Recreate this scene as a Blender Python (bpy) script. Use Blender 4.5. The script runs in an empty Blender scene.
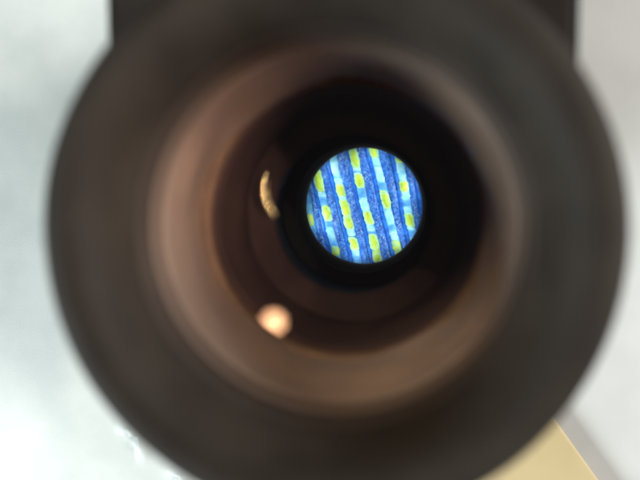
import bpy, bmesh, math, random
from mathutils import Vector, Matrix, noise
random.seed(4)
SC = bpy.context.scene
COL = SC.collection
MM = 0.001
RIM = 0.110                        # height of the eyecup rim above the table

# ------------------------------------------------------------------ camera
FPX, W = 686.0, 640.0
cam_d = bpy.data.cameras.new('camera')
cam = bpy.data.objects.new('camera', cam_d)
COL.objects.link(cam); SC.camera = cam
cam_d.sensor_width = 36.0
cam_d.lens = 36.0 * FPX / W
cam_d.clip_start = 0.002
cam_d.clip_end = 20
axis_c = Vector((0.1015, 0.0787, -1)).normalized()       # the tube's axis seen from the camera
q = axis_c.rotation_difference(Vector((0, 0, -1)))
top_c = Vector((3 / FPX * 50, 2 / FPX * 50, -50)) * MM  # rim centre in camera space
cam.rotation_mode = 'QUATERNION'
cam.rotation_quaternion = q
cam.location = Vector((0, 0, RIM)) - q @ top_c
cam_d.dof.use_dof = True
cam_d.dof.focus_distance = 0.153
cam_d.dof.aperture_fstop = cam_d.lens / 2.2               # about a 2.2 mm wide phone aperture
cam_d.dof.aperture_blades = 7
cam_d.dof.aperture_rotation = 0.3

# ------------------------------------------------------------------ world, view, lights
wd = bpy.data.worlds.new('World'); SC.world = wd; wd.use_nodes = True
wd.node_tree.nodes['Background'].inputs[0].default_value = (0.78, 0.80, 0.86, 1)
wd.node_tree.nodes['Background'].inputs[1].default_value = 0.06
vs = SC.view_settings
vs.view_transform = 'Standard'; vs.look = 'None'; vs.exposure = 0; vs.gamma = 1
vs.use_curve_mapping = False
SC.cycles.use_denoising = True
SC.cycles.caustics_reflective = False
SC.cycles.max_bounces = 10
SC.cycles.transparent_max_bounces = 16

def area(name, loc, aim, size, power, col, shape='DISK', size_y=None, spread=180):
    l = bpy.data.lights.new(name, 'AREA')
    l.shape = shape; l.size = size
    if size_y: l.size_y = size_y
    l.energy = power; l.color = col; l.spread = math.radians(spread)
    o = bpy.data.objects.new(name, l); COL.objects.link(o)
    o.location = loc
    o.rotation_mode = 'QUATERNION'
    o.rotation_quaternion = (Vector(aim) - Vector(loc)).to_track_quat('-Z', 'Y')
    return o

rim = Vector((0, 0, RIM))
def polar(az, el_from_axis, dist):
    a, e = math.radians(az), math.radians(el_from_axis)
    return rim + Vector((math.sin(e) * math.cos(a), math.sin(e) * math.sin(a), math.cos(e))) * dist

def beam(name, src, az, r, z, deg, power, col, radius=.012):
    l = bpy.data.lights.new(name, 'SPOT')
    l.energy = power; l.color = col; l.spot_size = math.radians(deg); l.spot_blend = 1.0
    l.shadow_soft_size = radius
    o = bpy.data.objects.new(name, l); COL.objects.link(o)
    aim = rim + Vector((math.cos(math.radians(az)) * r, math.sin(math.radians(az)) * r, z)) * MM
    o.location = src
    o.rotation_mode = 'QUATERNION'
    o.rotation_quaternion = (aim - Vector(src)).to_track_quat('-Z', 'Y')
    return o

# cool window, added side fill for the table, added narrow beams brightening the tube
area('cool_window', Vector((-.55, -.33, .36)), Vector((-.10, -.08, 0)), 0.3, 7.4, (0.88, 0.98, 1.0))
area('added_side_fill', Vector((.62, .16, .36)), Vector((.12, .02, 0)), 0.3, 7.4, (1.0, 0.98, 0.95))  # added light, no window known on this side
beam('added_tube_beam', polar(-12, 36, 0.35), 163, 15.3, -18, 3.4, 14.5, (1.0, 0.70, 0.55))  # this and the next beams are added, each brightening one patch
beam('added_tube_beam', polar(122, 44, 0.35), -62, 15.5, -15, 3.2, 9.5, (1.0, 0.82, 0.60))
beam('added_tube_beam', polar(175, 52, 0.35), -16, 16, -12, 3.0, 1.0, (1.0, 0.76, 0.50))
beam('added_tube_beam', polar(285, 62, 0.35), 108, 16.5, -8, 5.0, 0.7, (1.0, 0.82, 0.66))
beam('added_tube_beam', polar(12, 31, 0.35), 182, 14.4, -33, 3.6, 6.0, (1.0, 0.72, 0.62))
beam('added_tube_beam', polar(95, 32, 0.35), -88, 14.5, -31, 3.0, 7.0, (1.0, 0.76, 0.50))
beam('added_tube_beam', polar(25, 25, 0.35), 205, 13.0, -41.6, 2.6, 4.0, (1.0, 0.74, 0.60))
beam('added_tube_beam', polar(30, 33, 0.35), 212, 14.9, -24.5, 2.6, 5.0, (1.0, 0.72, 0.46))

# ------------------------------------------------------------------ helpers
def px_ray(x, y):
    d = Vector(((x - 320) / FPX, (240 - y) / FPX, -1)).normalized()
    return cam.location.copy(), q @ d

def link(name, me, mat=None, parent=None):
    o = bpy.data.objects.new(name, me); COL.objects.link(o)
    if mat: me.materials.append(mat)
    if parent: o.parent = parent
    return o

def from_bm(name, bm, mat=None, parent=None, smooth=True):
    me = bpy.data.meshes.new(name)
    bm.normal_update()
    bm.to_mesh(me); bm.free()
    if smooth:
        for p in me.polygons: p.use_smooth = True
    return link(name, me, mat, parent)

def thing(name, label, cat, loc=(0, 0, 0)):
    o = bpy.data.objects.new(name, None); COL.objects.link(o)
    o.empty_display_size = 0.01
    o.location = loc; o['label'] = label; o['category'] = cat
    return o

def chaikin(pts, n=2, closed=True):
    for _ in range(n):
        out = []
        m = len(pts)
        for i in range(m if closed else m - 1):
            a, b = pts[i], pts[(i + 1) % m]
            out.append((a[0] * .75 + b[0] * .25, a[1] * .75 + b[1] * .25))
            out.append((a[0] * .25 + b[0] * .75, a[1] * .25 + b[1] * .75))
        if not closed: out = [pts[0]] + out + [pts[-1]]
        pts = out
    return pts

def lathe(name, prof, mat, parent, seg=160, rnd=2, wob=0.0, deep=None):
    """closed (radius mm, z mm below the rim) profile turned round the axis"""
    prof = chaikin(prof, rnd)
    bm = bmesh.new()
    rows = []
    for i in range(seg):
        a = 2 * math.pi * i / seg
        ca, sa = math.cos(a), math.sin(a)
        row = []
        for r, z in prof:
            w = wob * noise.noise(Vector((ca * 1.7, sa * 1.7, z * .08)))
            if deep:      # uneven moulding that grows down the tube
                k = min(1, max(0, (-z - 12.9) / 5))
                w += deep * k * noise.noise(Vector((ca * 1.5 + 4.2, sa * 1.5, z * .16 + 1.7)))
            row.append(bm.verts.new((ca * (r + w) * MM, sa * (r + w) * MM, (z + w * .6) * MM)))
        rows.append(row)
    m = len(prof)
    for i in range(seg):
        A, B = rows[i], rows[(i + 1) % seg]
        for j in range(m):
            k = (j + 1) % m
            bm.faces.new((A[j], B[j], B[k], A[k]))
    bmesh.ops.recalc_face_normals(bm, faces=bm.faces)
    return from_bm(name, bm, mat, parent)

def new_mat(name):
    m = bpy.data.materials.new(name); m.use_nodes = True
    nt = m.node_tree; nt.nodes.clear()
    out = nt.nodes.new('ShaderNodeOutputMaterial')
    return m, nt, out

def mottled(name, c1, c2, rough=(.45, .6), scale=300, metal=0.0, bump=0.15, bscale=2500, spec=0.5, detail=4, dist=0.0002):
    m, nt, out = new_mat(name)
    N, L = nt.nodes, nt.links
    b = N.new('ShaderNodeBsdfPrincipled')
    tc = N.new('ShaderNodeTexCoord')
    n1 = N.new('ShaderNodeTexNoise'); n1.inputs['Scale'].default_value = scale; n1.inputs['Detail'].default_value = detail
    L.new(tc.outputs['Object'], n1.inputs['Vector'])
    r = N.new('ShaderNodeValToRGB')
    r.color_ramp.elements[0].position = .35; r.color_ramp.elements[0].color = (*c1, 1)
    r.color_ramp.elements[1].position = .65; r.color_ramp.elements[1].color = (*c2, 1)
    L.new(n1.outputs['Fac'], r.inputs['Fac']); L.new(r.outputs['Color'], b.inputs['Base Color'])
    mr = N.new('ShaderNodeMapRange'); mr.inputs['To Min'].default_value = rough[0]; mr.inputs['To Max'].default_value = rough[1]
    L.new(n1.outputs['Fac'], mr.inputs['Value']); L.new(mr.outputs['Result'], b.inputs['Roughness'])
    n2 = N.new('ShaderNodeTexNoise'); n2.inputs['Scale'].default_value = bscale; n2.inputs['Detail'].default_value = 3
    L.new(tc.outputs['Object'], n2.inputs['Vector'])
    bp = N.new('ShaderNodeBump'); bp.inputs['Strength'].default_value = bump; bp.inputs['Distance'].default_value = dist
    L.new(n2.outputs['Fac'], bp.inputs['Height']); L.new(bp.outputs['Normal'], b.inputs['Normal'])
    b.inputs['Metallic'].default_value = metal
    b.inputs['Specular IOR Level'].default_value = spec
    L.new(b.outputs['BSDF'], out.inputs['Surface'])
    return m

M_rubber = mottled('black_rubber', (.020, .0158, .0122), (.029, .0232, .018), (.65, .8), 160, bump=.2, spec=.18)
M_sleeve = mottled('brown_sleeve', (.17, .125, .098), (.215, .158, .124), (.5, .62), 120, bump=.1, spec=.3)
M_shade_dark = mottled('sleeve_shade_dark', (.030, .023, .019), (.042, .032, .026), (.6, .75), 120, bump=.1, spec=.2)  # sleeve brown darkened, shade near the rim put into the colour
M_shade_mid = mottled('sleeve_shade_mid', (.082, .060, .047), (.105, .077, .060), (.55, .7), 120, bump=.1, spec=.2)  # middle tone of the same painted shading
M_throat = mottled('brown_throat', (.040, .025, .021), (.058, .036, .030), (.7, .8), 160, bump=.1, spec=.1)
M_bezel = mottled('bronze_bezel', (.095, .062, .040), (.13, .084, .054), (.5, .6), 300, bump=.1, spec=.2)
M_tube = mottled('blackened_tube', (.007, .006, .006), (.012, .010, .009), (.75, .85), 200, bump=.2, spec=.1)
M_stop = mottled('matt_black_stop', (.008, .008, .008), (.014, .013, .012), (.7, .85), 300, bump=.2)
M_brass = mottled('polished_brass', (.90, .78, .36), (.94, .84, .42), (.22, .28), 900, metal=1.0, bump=.0)
M_white = mottled('white_sheet', (.60, .63, .60), (.70, .72, .68), (.35, .5), 60, bump=.1)
M_tan = mottled('tan_sheet', (.50, .39, .20), (.56, .44, .24), (.5, .65), 40, bump=.1)
M_table = mottled('tabletop', (.55, .55, .52), (.62, .62, .59), (.4, .5), 40, bump=.05)

def glass_mat():
    m, nt, out = new_mat('coated_glass')
    N, L = nt.nodes, nt.links
    g = N.new('ShaderNodeBsdfGlossy'); g.inputs['Roughness'].default_value = 0.02
    g.inputs['Color'].default_value = (1.0, .93, .96, 1)
    t = N.new('ShaderNodeBsdfTransparent'); t.inputs['Color'].default_value = (.985, .975, .99, 1)
    lw = N.new('ShaderNodeLayerWeight'); lw.inputs['Blend'].default_value = .25
    mr = N.new('ShaderNodeMapRange'); mr.inputs['To Min'].default_value = .035; mr.inputs['To Max'].default_value = .6
    pw = N.new('ShaderNodeMath'); pw.operation = 'POWER'; pw.inputs[1].default_value = 3
    L.new(lw.outputs['Facing'], pw.inputs[0]); L.new(pw.outputs[0], mr.inputs['Value'])
    mx = N.new('ShaderNodeMixShader')
    L.new(mr.outputs['Result'], mx.inputs['Fac']); L.new(t.outputs[0], mx.inputs[1]); L.new(g.outputs[0], mx.inputs[2])
    L.new(mx.outputs[0], out.inputs['Surface'])
    return m
M_glass = glass_mat()

# ------------------------------------------------------------------ table and sheets
def sheet_bm(x0, x1, y0, y1, nx, ny, z, h, folds=(), thick=.0003):
    bm = bmesh.new()
    g = []
    for i in range(nx + 1):
        row = []
        for j in range(ny + 1):
            x = x0 + (x1 - x0) * i / nx; y = y0 + (y1 - y0) * j / ny
            zz = z + h * (noise.noise(Vector((x * 22, y * 22, 1.3))) + 1) * .5
            for (ax, ay, bx, by, hh, ww) in folds:
                A = Vector((ax, ay)); B = Vector((bx, by)); P = Vector((x, y)); d = B - A
                t = max(0, min(1, (P - A).dot(d) / d.length_squared))
                bow = math.sin(t * math.pi)
                dd = (P - (A + d * t + Vector((-d.y, d.x)).normalized() * bow * .002)).length
                zz += hh * math.exp(-(dd / ww) ** 2) * (.3 + .7 * bow)
            row.append(bm.verts.new((x, y, zz)))
        g.append(row)
    fs = []
    for i in range(nx):
        for j in range(ny):
            fs.append(bm.faces.new((g[i][j], g[i + 1][j], g[i + 1][j + 1], g[i][j + 1])))
    r = bmesh.ops.extrude_face_region(bm, geom=fs)
    for v in r['geom']:
        if isinstance(v, bmesh.types.BMVert): v.co.z += thick
    bmesh.ops.recalc_face_normals(bm, faces=bm.faces)
    return bm

bm = bmesh.new()
bmesh.ops.create_cube(bm, size=1, matrix=Matrix.Translation((0, 0, -.0125)) @ Matrix.Diagonal((.9, .7, .025, 1)))
bmesh.ops.bevel(bm, geom=bm.edges[:], offset=.003, segments=2, affect='EDGES')
tb = from_bm('tabletop', bm, M_table, None, smooth=False)
tb['kind'] = 'structure'; tb['label'] = 'pale tabletop under the eyepiece'

def on_plane(x, y, z):
    o, d = px_ray(x, y)
    t = (z - o.z) / d.z
    return o + d * t
f1a, f1b = on_plane(124, 426, .001), on_plane(146, 456, .001)
f2a, f2b = on_plane(172, 470, .001), on_plane(186, 492, .001)
s = from_bm('plastic_sheet', sheet_bm(-.16, -.010, -.13, .13, 120, 190, .0006, .0012,
            [(f1a.x, f1a.y, f1b.x, f1b.y, .0022, .0011), (f2a.x, f2a.y, f2b.x, f2b.y, .0022, .001)]), M_white)
s['label'] = 'pale greenish white creased sheet showing at lower left of the barrel'; s['category'] = 'sheet'
cbm = sheet_bm(-.018, .018, -.015, .015, 40, 30, 0, .0008)
cp = on_plane(512, 494, .0024)
cbm.transform(Matrix.Translation((cp.x, cp.y, .0024)) @ Matrix.Rotation(.62, 4, 'Z'))
s = from_bm('paper_card', cbm, M_tan)
s['label'] = 'smooth tan yellow card showing at lower right of the barrel'; s['category'] = 'card'

# ------------------------------------------------------------------ the microscope
mic = thing('microscope', 'dark round microscope eyepiece seen straight down its tube, brown inner wall', 'microscope', (0, 0, RIM))
barrel = lathe('outer_barrel', [(19.4, -9), (19.9, -9.5), (19.9, -50), (19.4, -52), (19.4, -70), (20, -72), (20, -106), (19, -108.3), (15, -108.3), (16.2, -106), (17.0, -72), (18, -11)], M_rubber, mic, rnd=1)
# rubber eyecup: broad face, groove, then the rounded lip that turns down into the tube
cup = lathe('eyecup', [(21.0, -11), (22.2, -8), (22.5, -4.5), (22.3, -1.8), (21.4, -.4), (20.4, 0), (19.4, -.2), (18.4, -.9), (17.6, -2.2), (17.05, -4.0),
                       (16.8, -5.6), (16.7, -7.0), (16.9, -7.4), (17.6, -8), (17.8, -10.6)], M_rubber, mic, wob=.12)
shade_ring = lathe('shade_ring', [(17.0, -7.3), (16.72, -7.05), (16.6, -7.6), (16.5, -9), (16.42, -10), (17.0, -10)], M_shade_dark, mic, rnd=1, wob=.08)  # added ring, its dark colour paints the dim top of the sleeve
shade_ring2 = lathe('shade_ring', [(17.0, -10.05), (16.42, -10.05), (16.36, -11), (16.3, -12), (16.26, -12.8), (17.0, -12.8)], M_shade_mid, mic, rnd=1, wob=.1)  # added ring, half-dark colour softens the painted step to the lit wall
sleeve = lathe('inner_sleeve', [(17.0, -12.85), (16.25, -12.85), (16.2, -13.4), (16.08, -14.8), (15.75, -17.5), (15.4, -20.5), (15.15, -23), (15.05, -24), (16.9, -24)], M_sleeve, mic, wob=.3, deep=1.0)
bezel = lathe('bezel_ring', [(15.8, -24.05), (15.1, -24.05), (14.85, -24.3), (14.7, -24.8), (14.8, -25.3), (16.2, -25.4), (16.2, -24.05)], M_bezel, mic)
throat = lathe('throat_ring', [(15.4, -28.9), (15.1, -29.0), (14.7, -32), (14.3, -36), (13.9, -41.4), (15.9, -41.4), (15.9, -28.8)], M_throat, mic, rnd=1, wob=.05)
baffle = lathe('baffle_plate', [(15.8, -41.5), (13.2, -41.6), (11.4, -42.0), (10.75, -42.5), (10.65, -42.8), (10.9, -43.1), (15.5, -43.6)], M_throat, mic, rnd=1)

def lens():
    R, t, rmax = 55.0, 1.3, 15.9
    n, seg = 36, 96
    bm = bmesh.new()
    z0 = -25.6 - (rmax * rmax) / (2 * R) - .1
    top, bot = [], []
    for lst, dz, RR in ((top, 0, R), (bot, -t, R * 1.5)):
        c = bm.verts.new((0, 0, (z0 + dz) * MM))
        rings = []
        for i in range(1, n + 1):
            r = rmax * i / n
            z = z0 + dz + (RR - math.sqrt(RR * RR - r * r))
            rings.append([bm.verts.new((math.cos(2 * math.pi * k / seg) * r * MM, math.sin(2 * math.pi * k / seg) * r * MM, z * MM)) for k in range(seg)])
        lst.append(c); lst.append(rings)
        for k in range(seg): bm.faces.new((c, rings[0][k], rings[0][(k + 1) % seg]))
        for i in range(n - 1):
            for k in range(seg):
                k2 = (k + 1) % seg
                bm.faces.new((rings[i][k], rings[i + 1][k], rings[i + 1][k2], rings[i][k2]))
    # the ground edge gets its own vertices, so the polished faces keep clean normals
    a, b = [[bm.verts.new(v.co) for v in rg[1][-1]] for rg in (top, bot)]
    for k in range(seg):
        k2 = (k + 1) % seg
        bm.faces.new((a[k], b[k], b[k2], a[k2]))
    bmesh.ops.recalc_face_normals(bm, faces=bm.faces)
    o = from_bm('eye_lens', bm, M_glass, mic)
    return Vector((0, 0, RIM + (z0 + R) * MM)), R * MM
lens_c, lens_R = lens()

tube = lathe('draw_tube', [(13.3, -43.9), (13.2, -48), (13.0, -49), (13.0, -60), (13.0, -79.4), (15.2, -79.4), (15.9, -60), (15.9, -43.9)], M_tube, mic, rnd=1)
stop = lathe('field_stop', [(14.8, -79.5), (12.9, -79.5), (11.1, -79.9), (10.86, -80.15), (11.1, -80.5), (14.8, -80.6)], M_stop, mic, rnd=1)
baffle2 = lathe('baffle_plate', [(15, -64.5), (12.6, -64.6), (11.0, -65.0), (10.7, -65.3), (10.9, -65.7), (15, -66)], M_stop, mic, rnd=1)
chamber = lathe('lamp_chamber', [(14.6, -80.7), (13.9, -80.9), (13.9, -90), (14.9, -90), (14.9, -80.7)], M_white, mic, rnd=0)

# small lamp of the room whose reflection is seen in the eye lens
def reflect_lamp(x, y, dist, size, power, col):
    o, d = px_ray(x, y)
    oc = o - lens_c
    b = d.dot(oc); c = oc.length_squared - lens_R ** 2
    t = -b + math.sqrt(b * b - c)          # far (lower) side of the sphere = concave cap
    p = o + d * t
    n = (lens_c - p).normalized()
    r = d - 2 * d.dot(n) * n
    print('lens hit', (p - rim) * 1000, 'refl', r)
    return area('round_bulb', p + r * dist, p, size, power, col), p, r
bulb, hitp, hitr = reflect_lamp(274, 322, 0.20, 0.008, 0.0120, (1.0, .56, .28))

# brass crescent added in place of a golden reflection in the lens
def crescent(name, centre, rad, wid, a0, a1, normal, mat, parent, thick=.25):
    zax = normal.normalized()
    xax = Vector((1, 0, 0)); xax = (xax - zax * xax.dot(zax)).normalized(); yax = zax.cross(xax)
    bm = bmesh.new(); rows = []
    n, m = 40, 10
    for i in range(n + 1):
        t = i / n; a = a0 + (a1 - a0) * t
        w = max(.02, wid * math.sin(math.pi * t) ** .8)
        row = []
        for k in range(m):
            ph = 2 * math.pi * k / m
            rr = rad + math.cos(ph) * w * .5
            zz = math.sin(ph) * thick * (.2 + .8 * math.sin(math.pi * t))
            row.append(bm.verts.new((centre + xax * math.cos(a) * rr * MM + yax * math.sin(a) * rr * MM + zax * zz * MM)))
        rows.append(row)
    for i in range(n):
        for k in range(m):
            k2 = (k + 1) % m
            bm.faces.new((rows[i][k], rows[i + 1][k], rows[i + 1][k2], rows[i][k2]))
    bm.faces.new(rows[0]); bm.faces.new(rows[-1][::-1])
    bmesh.ops.recalc_face_normals(bm, faces=bm.faces)
    return from_bm(name, bm, mat, parent)
cc = on_plane(303, 190, RIM - .0395) - rim
to_cam = (cam.location - rim - cc).normalized(); to_bulb = (bulb.location - rim - cc).normalized()
hv = (to_cam + to_bulb).normalized()
glint = crescent('glint_crescent', cc, 5.25, .42, math.radians(150), math.radians(228), hv, M_brass, mic, .12)
crescent('glint_edge', cc + Vector((.42, -.1, 0)) * MM, 4.85, .2, math.radians(165), math.radians(226), hv, M_brass, glint, .12)

# dark arm of the stand behind the eyepiece
bm = bmesh.new()
pts = [(20.9, 6.9), (20.9, 30), (20.2, 42), (18, 44), (-18, 44), (-20.2, 42), (-20.9, 30), (-20.9, 6.9)]
pts += [(20.3 * math.cos(math.radians(a)), 20.3 * math.sin(math.radians(a))) for a in range(160, 19, -5)]
f = bm.faces.new([bm.verts.new((x * MM, y * MM, -.0113)) for x, y in pts])
r = bmesh.ops.extrude_face_region(bm, geom=[f])
for v in r['geom']:
    if isinstance(v, bmesh.types.BMVert): v.co.z = -.1085
bmesh.ops.recalc_face_normals(bm, faces=bm.faces)
bmesh.ops.bevel(bm, geom=[e for e in bm.edges if all(v.co.z > -.02 for v in e.verts)], offset=.0010, segments=3, affect='EDGES')
arm = from_bm('stand_arm', bm, M_rubber, mic, smooth=False)

# ------------------------------------------------------------------ the specimen
S = 0.137 / FPX * 1.0
SZ = RIM - .0868
spec = thing('specimen', 'glowing blue ridged specimen with slanting pale stripes and yellow patches in the round opening', 'specimen', (0, 0, SZ))
o0 = on_plane(364.5, 205.5, SZ)
def L2(x, y):
    p = on_plane(x, y, SZ)
    return Vector((p.x, p.y))

def cell_mat(name, c1, c2, c3, scale=900, rough=.35):
    m = mottled(name, c1, c2, (rough, rough + .15), scale, bump=.25, bscale=3500, detail=5, dist=.0001)
    nt = m.node_tree
    r = [n for n in nt.nodes if n.type == 'VALTORGB'][0]
    e = r.color_ramp.elements.new(.5); e.color = (*c3, 1)
    return m
M_blue = cell_mat('blue_fibre', (.010, .075, .40), (.05, .25, .70), (.022, .15, .56), 1500)
M_deep = cell_mat('deep_blue', (.008, .10, .52), (.022, .25, .80), (.014, .17, .68), 900)
M_mid = cell_mat('mid_blue_cell', (.06, .30, .80), (.16, .50, .92), (.10, .40, .86), 900)
M_bed = cell_mat('stripe_bed', (.12, .48, .86), (.26, .66, .92), (.18, .58, .90), 900)
M_pale = cell_mat('pale_cyan_cell', (.24, .70, .88), (.48, .86, .93), (.36, .80, .91), 900)
M_yel = cell_mat('yellow_cell', (.46, .70, .04), (.62, .74, .045), (.52, .74, .05), 1200)
M_lime = cell_mat('lime_cell', (.36, .74, .35), (.66, .80, .10), (.5, .8, .18), 900)
M_halo = cell_mat('pale_lime_rim', (.40, .80, .34), (.56, .84, .16), (.44, .80, .40), 1500)
M_glit = mottled('silver_fleck', (.16, .40, .76), (.42, .68, .90), (.2, .35), 900, bump=.1)

# base plate of the specimen
bm = bmesh.new()
bmesh.ops.create_circle(bm, cap_ends=True, segments=96, radius=.0134, matrix=Matrix.Translation((o0.x * .4, o0.y * .4, -.0010)))
r = bmesh.ops.extrude_face_region(bm, geom=bm.faces[:])
for v in r['geom']:
    if isinstance(v, bmesh.types.BMVert): v.co.z -= .001
bmesh.ops.recalc_face_normals(bm, faces=bm.faces)
from_bm('backing_plate', bm, M_deep, spec, smooth=False)

# stripe centre lines in the photograph (two points each)
stripes = {
    'Z': [(305, 182), (311, 222), (318, 262)],
    'A': [(314, 150), (318.5, 180), (327, 214), (331, 233), (340, 268)],
    'B': [(332, 145), (335, 167), (341, 191), (347.5, 217), (354, 243), (359, 270)],
    'C': [(351, 140), (354.5, 159), (359.5, 181), (364, 203), (368.5, 218), (374, 241), (380, 270)],
    'D': [(371, 140), (376, 161), (379.5, 175), (385.5, 200), (389.5, 218), (394, 235), (402, 266)],
    'E': [(395, 140), (400.6, 166), (404.3, 187), (408, 211), (411, 226), (419, 262)],
    'F': [(417, 150), (424, 190), (430, 230)],
}
def sx(key, y):
    p = stripes[key]
    for (xa, ya), (xb, yb) in zip(p, p[1:]):
        if y <= yb or (xb, yb) == p[-1]:
            return xa + (xb - xa) * (y - ya) / (yb - ya)

def ribbon(name, fl, fr, y0, y1, n, m, zf, mat, seed=0, jag=.6):
    """a raised ribbon between two edge curves, given along the stripe"""
    bm = bmesh.new(); g = []
    for i in range(n + 1):
        y = y0 + (y1 - y0) * i / n
        a = fl(y) + jag * noise.noise(Vector((y * .34, seed, 0))) ; b = fr(y) + jag * noise.noise(Vector((y * .34, seed + 7, 0)))
        row = []
        for j in range(m + 1):
            t = j / m
            p = L2(a + (b - a) * t, y)
            row.append(bm.verts.new((p.x, p.y, zf(t, y, i / n) * MM)))
        g.append(row)
    for i in range(n):
        for j in range(m):
            bm.faces.new((g[i][j], g[i][j + 1], g[i + 1][j + 1], g[i + 1][j]))
    r = bmesh.ops.extrude_face_region(bm, geom=bm.faces[:])
    for v in r['geom']:
        if isinstance(v, bmesh.types.BMVert): v.co.z -= .0007
    bmesh.ops.recalc_face_normals(bm, faces=bm.faces)
    return from_bm(name, bm, mat, spec)

order = 'ZABCDEF'
HW = 4.4
# speckled blue bands between the stripes, and the deep blue ridge beside each stripe
for i, k in enumerate(order[:-1]):
    k2 = order[i + 1]
    fl = lambda y, k=k: sx(k, y) + HW - .6
    fm = lambda y, k=k, k2=k2: sx(k2, y) - HW - 4.2
    fr = lambda y, k2=k2: sx(k2, y) - HW + .6
    zb = lambda t, y, u, i=i: -.10 + .32 * math.sin(math.pi * min(max(t, 0), 1)) + .16 * noise.noise(Vector((t * 3.2, y * .45, i * 5))) + .10 * noise.noise(Vector((t * 9, y * 1.3, i * 5 + 2)))
    ribbon('blue_band', fl, fm, 140, 270, 120, 12, zb, M_blue, i * 3.1)
    zd = lambda t, y, u: -.22 + .18 * math.sin(math.pi * t)
    ribbon('blue_groove', fm, fr, 140, 270, 60, 5, zd, M_deep, i * 3.1 + 11)

cells = {
 'Z': [('mid', 182, 206), ('lime', 214, 226), ('mid', 227, 246)],
 'A': [('pale', 160, 169), ('yellow', 170, 191), ('pale', 191.5, 197), ('mid', 197.5, 206), ('yellow', 206.5, 220), ('mid', 220.5, 227), ('pale', 227.5, 239), ('mid', 239.5, 246), ('lime', 246.5, 256)],
 'B': [('pale', 156, 177), ('pale', 178, 185), ('yellow', 185, 196), ('pale', 196, 200), ('yellow', 200, 216), ('yellow', 216.5, 228.5), ('pale', 228.5, 236), ('mid', 236, 238), ('yellow', 238, 249.5), ('pale', 249.5, 256), ('mid', 256, 264)],
 'C': [('lime', 145, 149.5), ('yellow', 149.5, 167.5), ('pale', 167.5, 171), ('mid', 171.5, 174), ('yellow', 174, 187), ('mid', 187, 198), ('pale', 198, 212), ('yellow', 212, 223.5), ('pale', 223.5, 231), ('mid', 231.5, 234.5), ('yellow', 235, 249), ('lime', 249.5, 253), ('yellow', 253.5, 262)],
 'D': [('yellow', 146, 157), ('pale', 157, 166), ('pale', 167, 182), ('mid', 182.5, 190), ('lime', 190.5, 193), ('yellow', 193, 208), ('pale', 209, 224), ('mid', 224.5, 230.5), ('pale', 231, 240), ('lime', 240, 254)],
 'E': [('mid', 150, 158), ('lime', 158.5, 163), ('pale', 163, 181), ('yellow', 181.5, 191.5), ('pale', 192, 200), ('mid', 200.5, 206), ('pale', 206.5, 214), ('yellow', 214, 226.5), ('pale', 226.5, 230), ('mid', 230.5, 238)],
}
mats = {'pale': M_pale, 'yellow': M_yel, 'mid': M_mid, 'lime': M_lime}
nm = {'pale': 'pale_patch', 'yellow': 'yellow_patch', 'mid': 'blue_patch', 'lime': 'lime_patch'}
ci = 0
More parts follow.
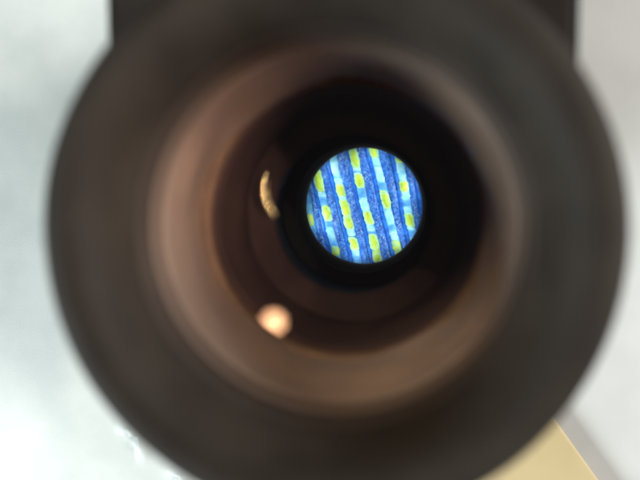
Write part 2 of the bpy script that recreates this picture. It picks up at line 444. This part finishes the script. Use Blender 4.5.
for key, lst in cells.items():
    # pale bed under the whole stripe
    ribbon('stripe_bed', lambda y: sx(key, y) - HW + .3, lambda y: sx(key, y) + HW - .3, 142, 268, 70, 6,
           lambda t, y, u: -.02 + .14 * math.sin(math.pi * t), M_bed, ci + 40)
    for kind, a, b in lst:
        ci += 1
        w = HW * (random.uniform(.84, .98) if kind != 'yellow' else random.uniform(.80, .98)) * (1.12 if key in 'E' else 1)
        off = random.uniform(-.35, .35)
        hgt = {'pale': .34, 'yellow': .48, 'mid': .16, 'lime': .38}[kind]
        def prof(y, a=a, b=b):
            u = min(max((y - a) / (b - a), 0), 1)
            return max(.5, (1 - abs(2 * u - 1) ** (5 if kind != 'yellow' else 2.6))) ** .6
        fl = lambda y: sx(key, y) + off - w * prof(y)
        fr = lambda y: sx(key, y) + off + w * prof(y)
        zf = lambda t, y, u, ci=ci: .02 + hgt * (max(0, math.sin(math.pi * t)) ** .6) * (max(0, math.sin(math.pi * u)) ** .5 * .7 + .3) + .06 * noise.noise(Vector((t * 4, y * .5, ci)))
        if kind == 'yellow':
            hp = lambda y: max(.25, 1 - abs(2 * min(max((y - a + 1.4) / (b - a + 2.8), 0), 1) - 1) ** 6) ** .5
            gl = lambda y: sx(key, y) + off - HW * 1.06 * hp(y)
            gr = lambda y: sx(key, y) + off + HW * 1.06 * hp(y)
            ribbon('lime_patch', gl, gr, a - 1.2, b + 1.2, 16, 6, lambda t, y, u: .06 + .22 * max(0, math.sin(math.pi * t)) ** .6, M_halo, ci * 2.3, 1.2)
            w *= .86
        ribbon(nm[kind], fl, fr, a, b, max(5, int((b - a) * .9)), 6, zf, mats[kind], ci * 1.7, 1.5)

# glinting flecks strewn over the blue bands, far too many to count
bm = bmesh.new()
for i in range(2600):
    k = random.randrange(len(order) - 1)
    y = random.uniform(146, 266)
    xa, xb = sx(order[k], y) + HW, sx(order[k + 1], y) - HW - 3
    t = random.betavariate(2.2, 2.2)
    x = xa + (xb - xa) * t
    if (x - 364.5) ** 2 + (y - 205.5) ** 2 > 62 ** 2: continue
    if noise.noise(Vector((x * .09, y * .06, 3))) < random.uniform(-.5, .35): continue
    p = L2(x, y)
    ln = random.uniform(.06, .22) * MM; wd_ = random.uniform(.03, .065) * MM
    a = random.gauss(1.8, .9)
    M = Matrix.Translation((p.x, p.y, random.uniform(.18, .42) * MM)) @ Matrix.Rotation(a, 4, 'Z') @ Matrix.Rotation(random.uniform(-.5, .5), 4, 'Y') @ Matrix.Diagonal((ln, wd_, wd_, 1))
    bmesh.ops.create_icosphere(bm, subdivisions=1, radius=1, matrix=M)
fl_ = from_bm('glint_flecks', bm, M_glit, spec)
fl_['kind'] = 'stuff'

# lamps of the microscope itself, round the specimen and hidden by the field stop
for i in range(6):
    a = math.radians(20 + i * 60)
    p = Vector((math.cos(a) * .0126, math.sin(a) * .0126, RIM - .0818))
    area('stage_lamp', p, Vector((math.cos(a) * -.003, math.sin(a) * -.003, SZ)), .0022, .00052, (.90, .98, 1.0), spread=120)
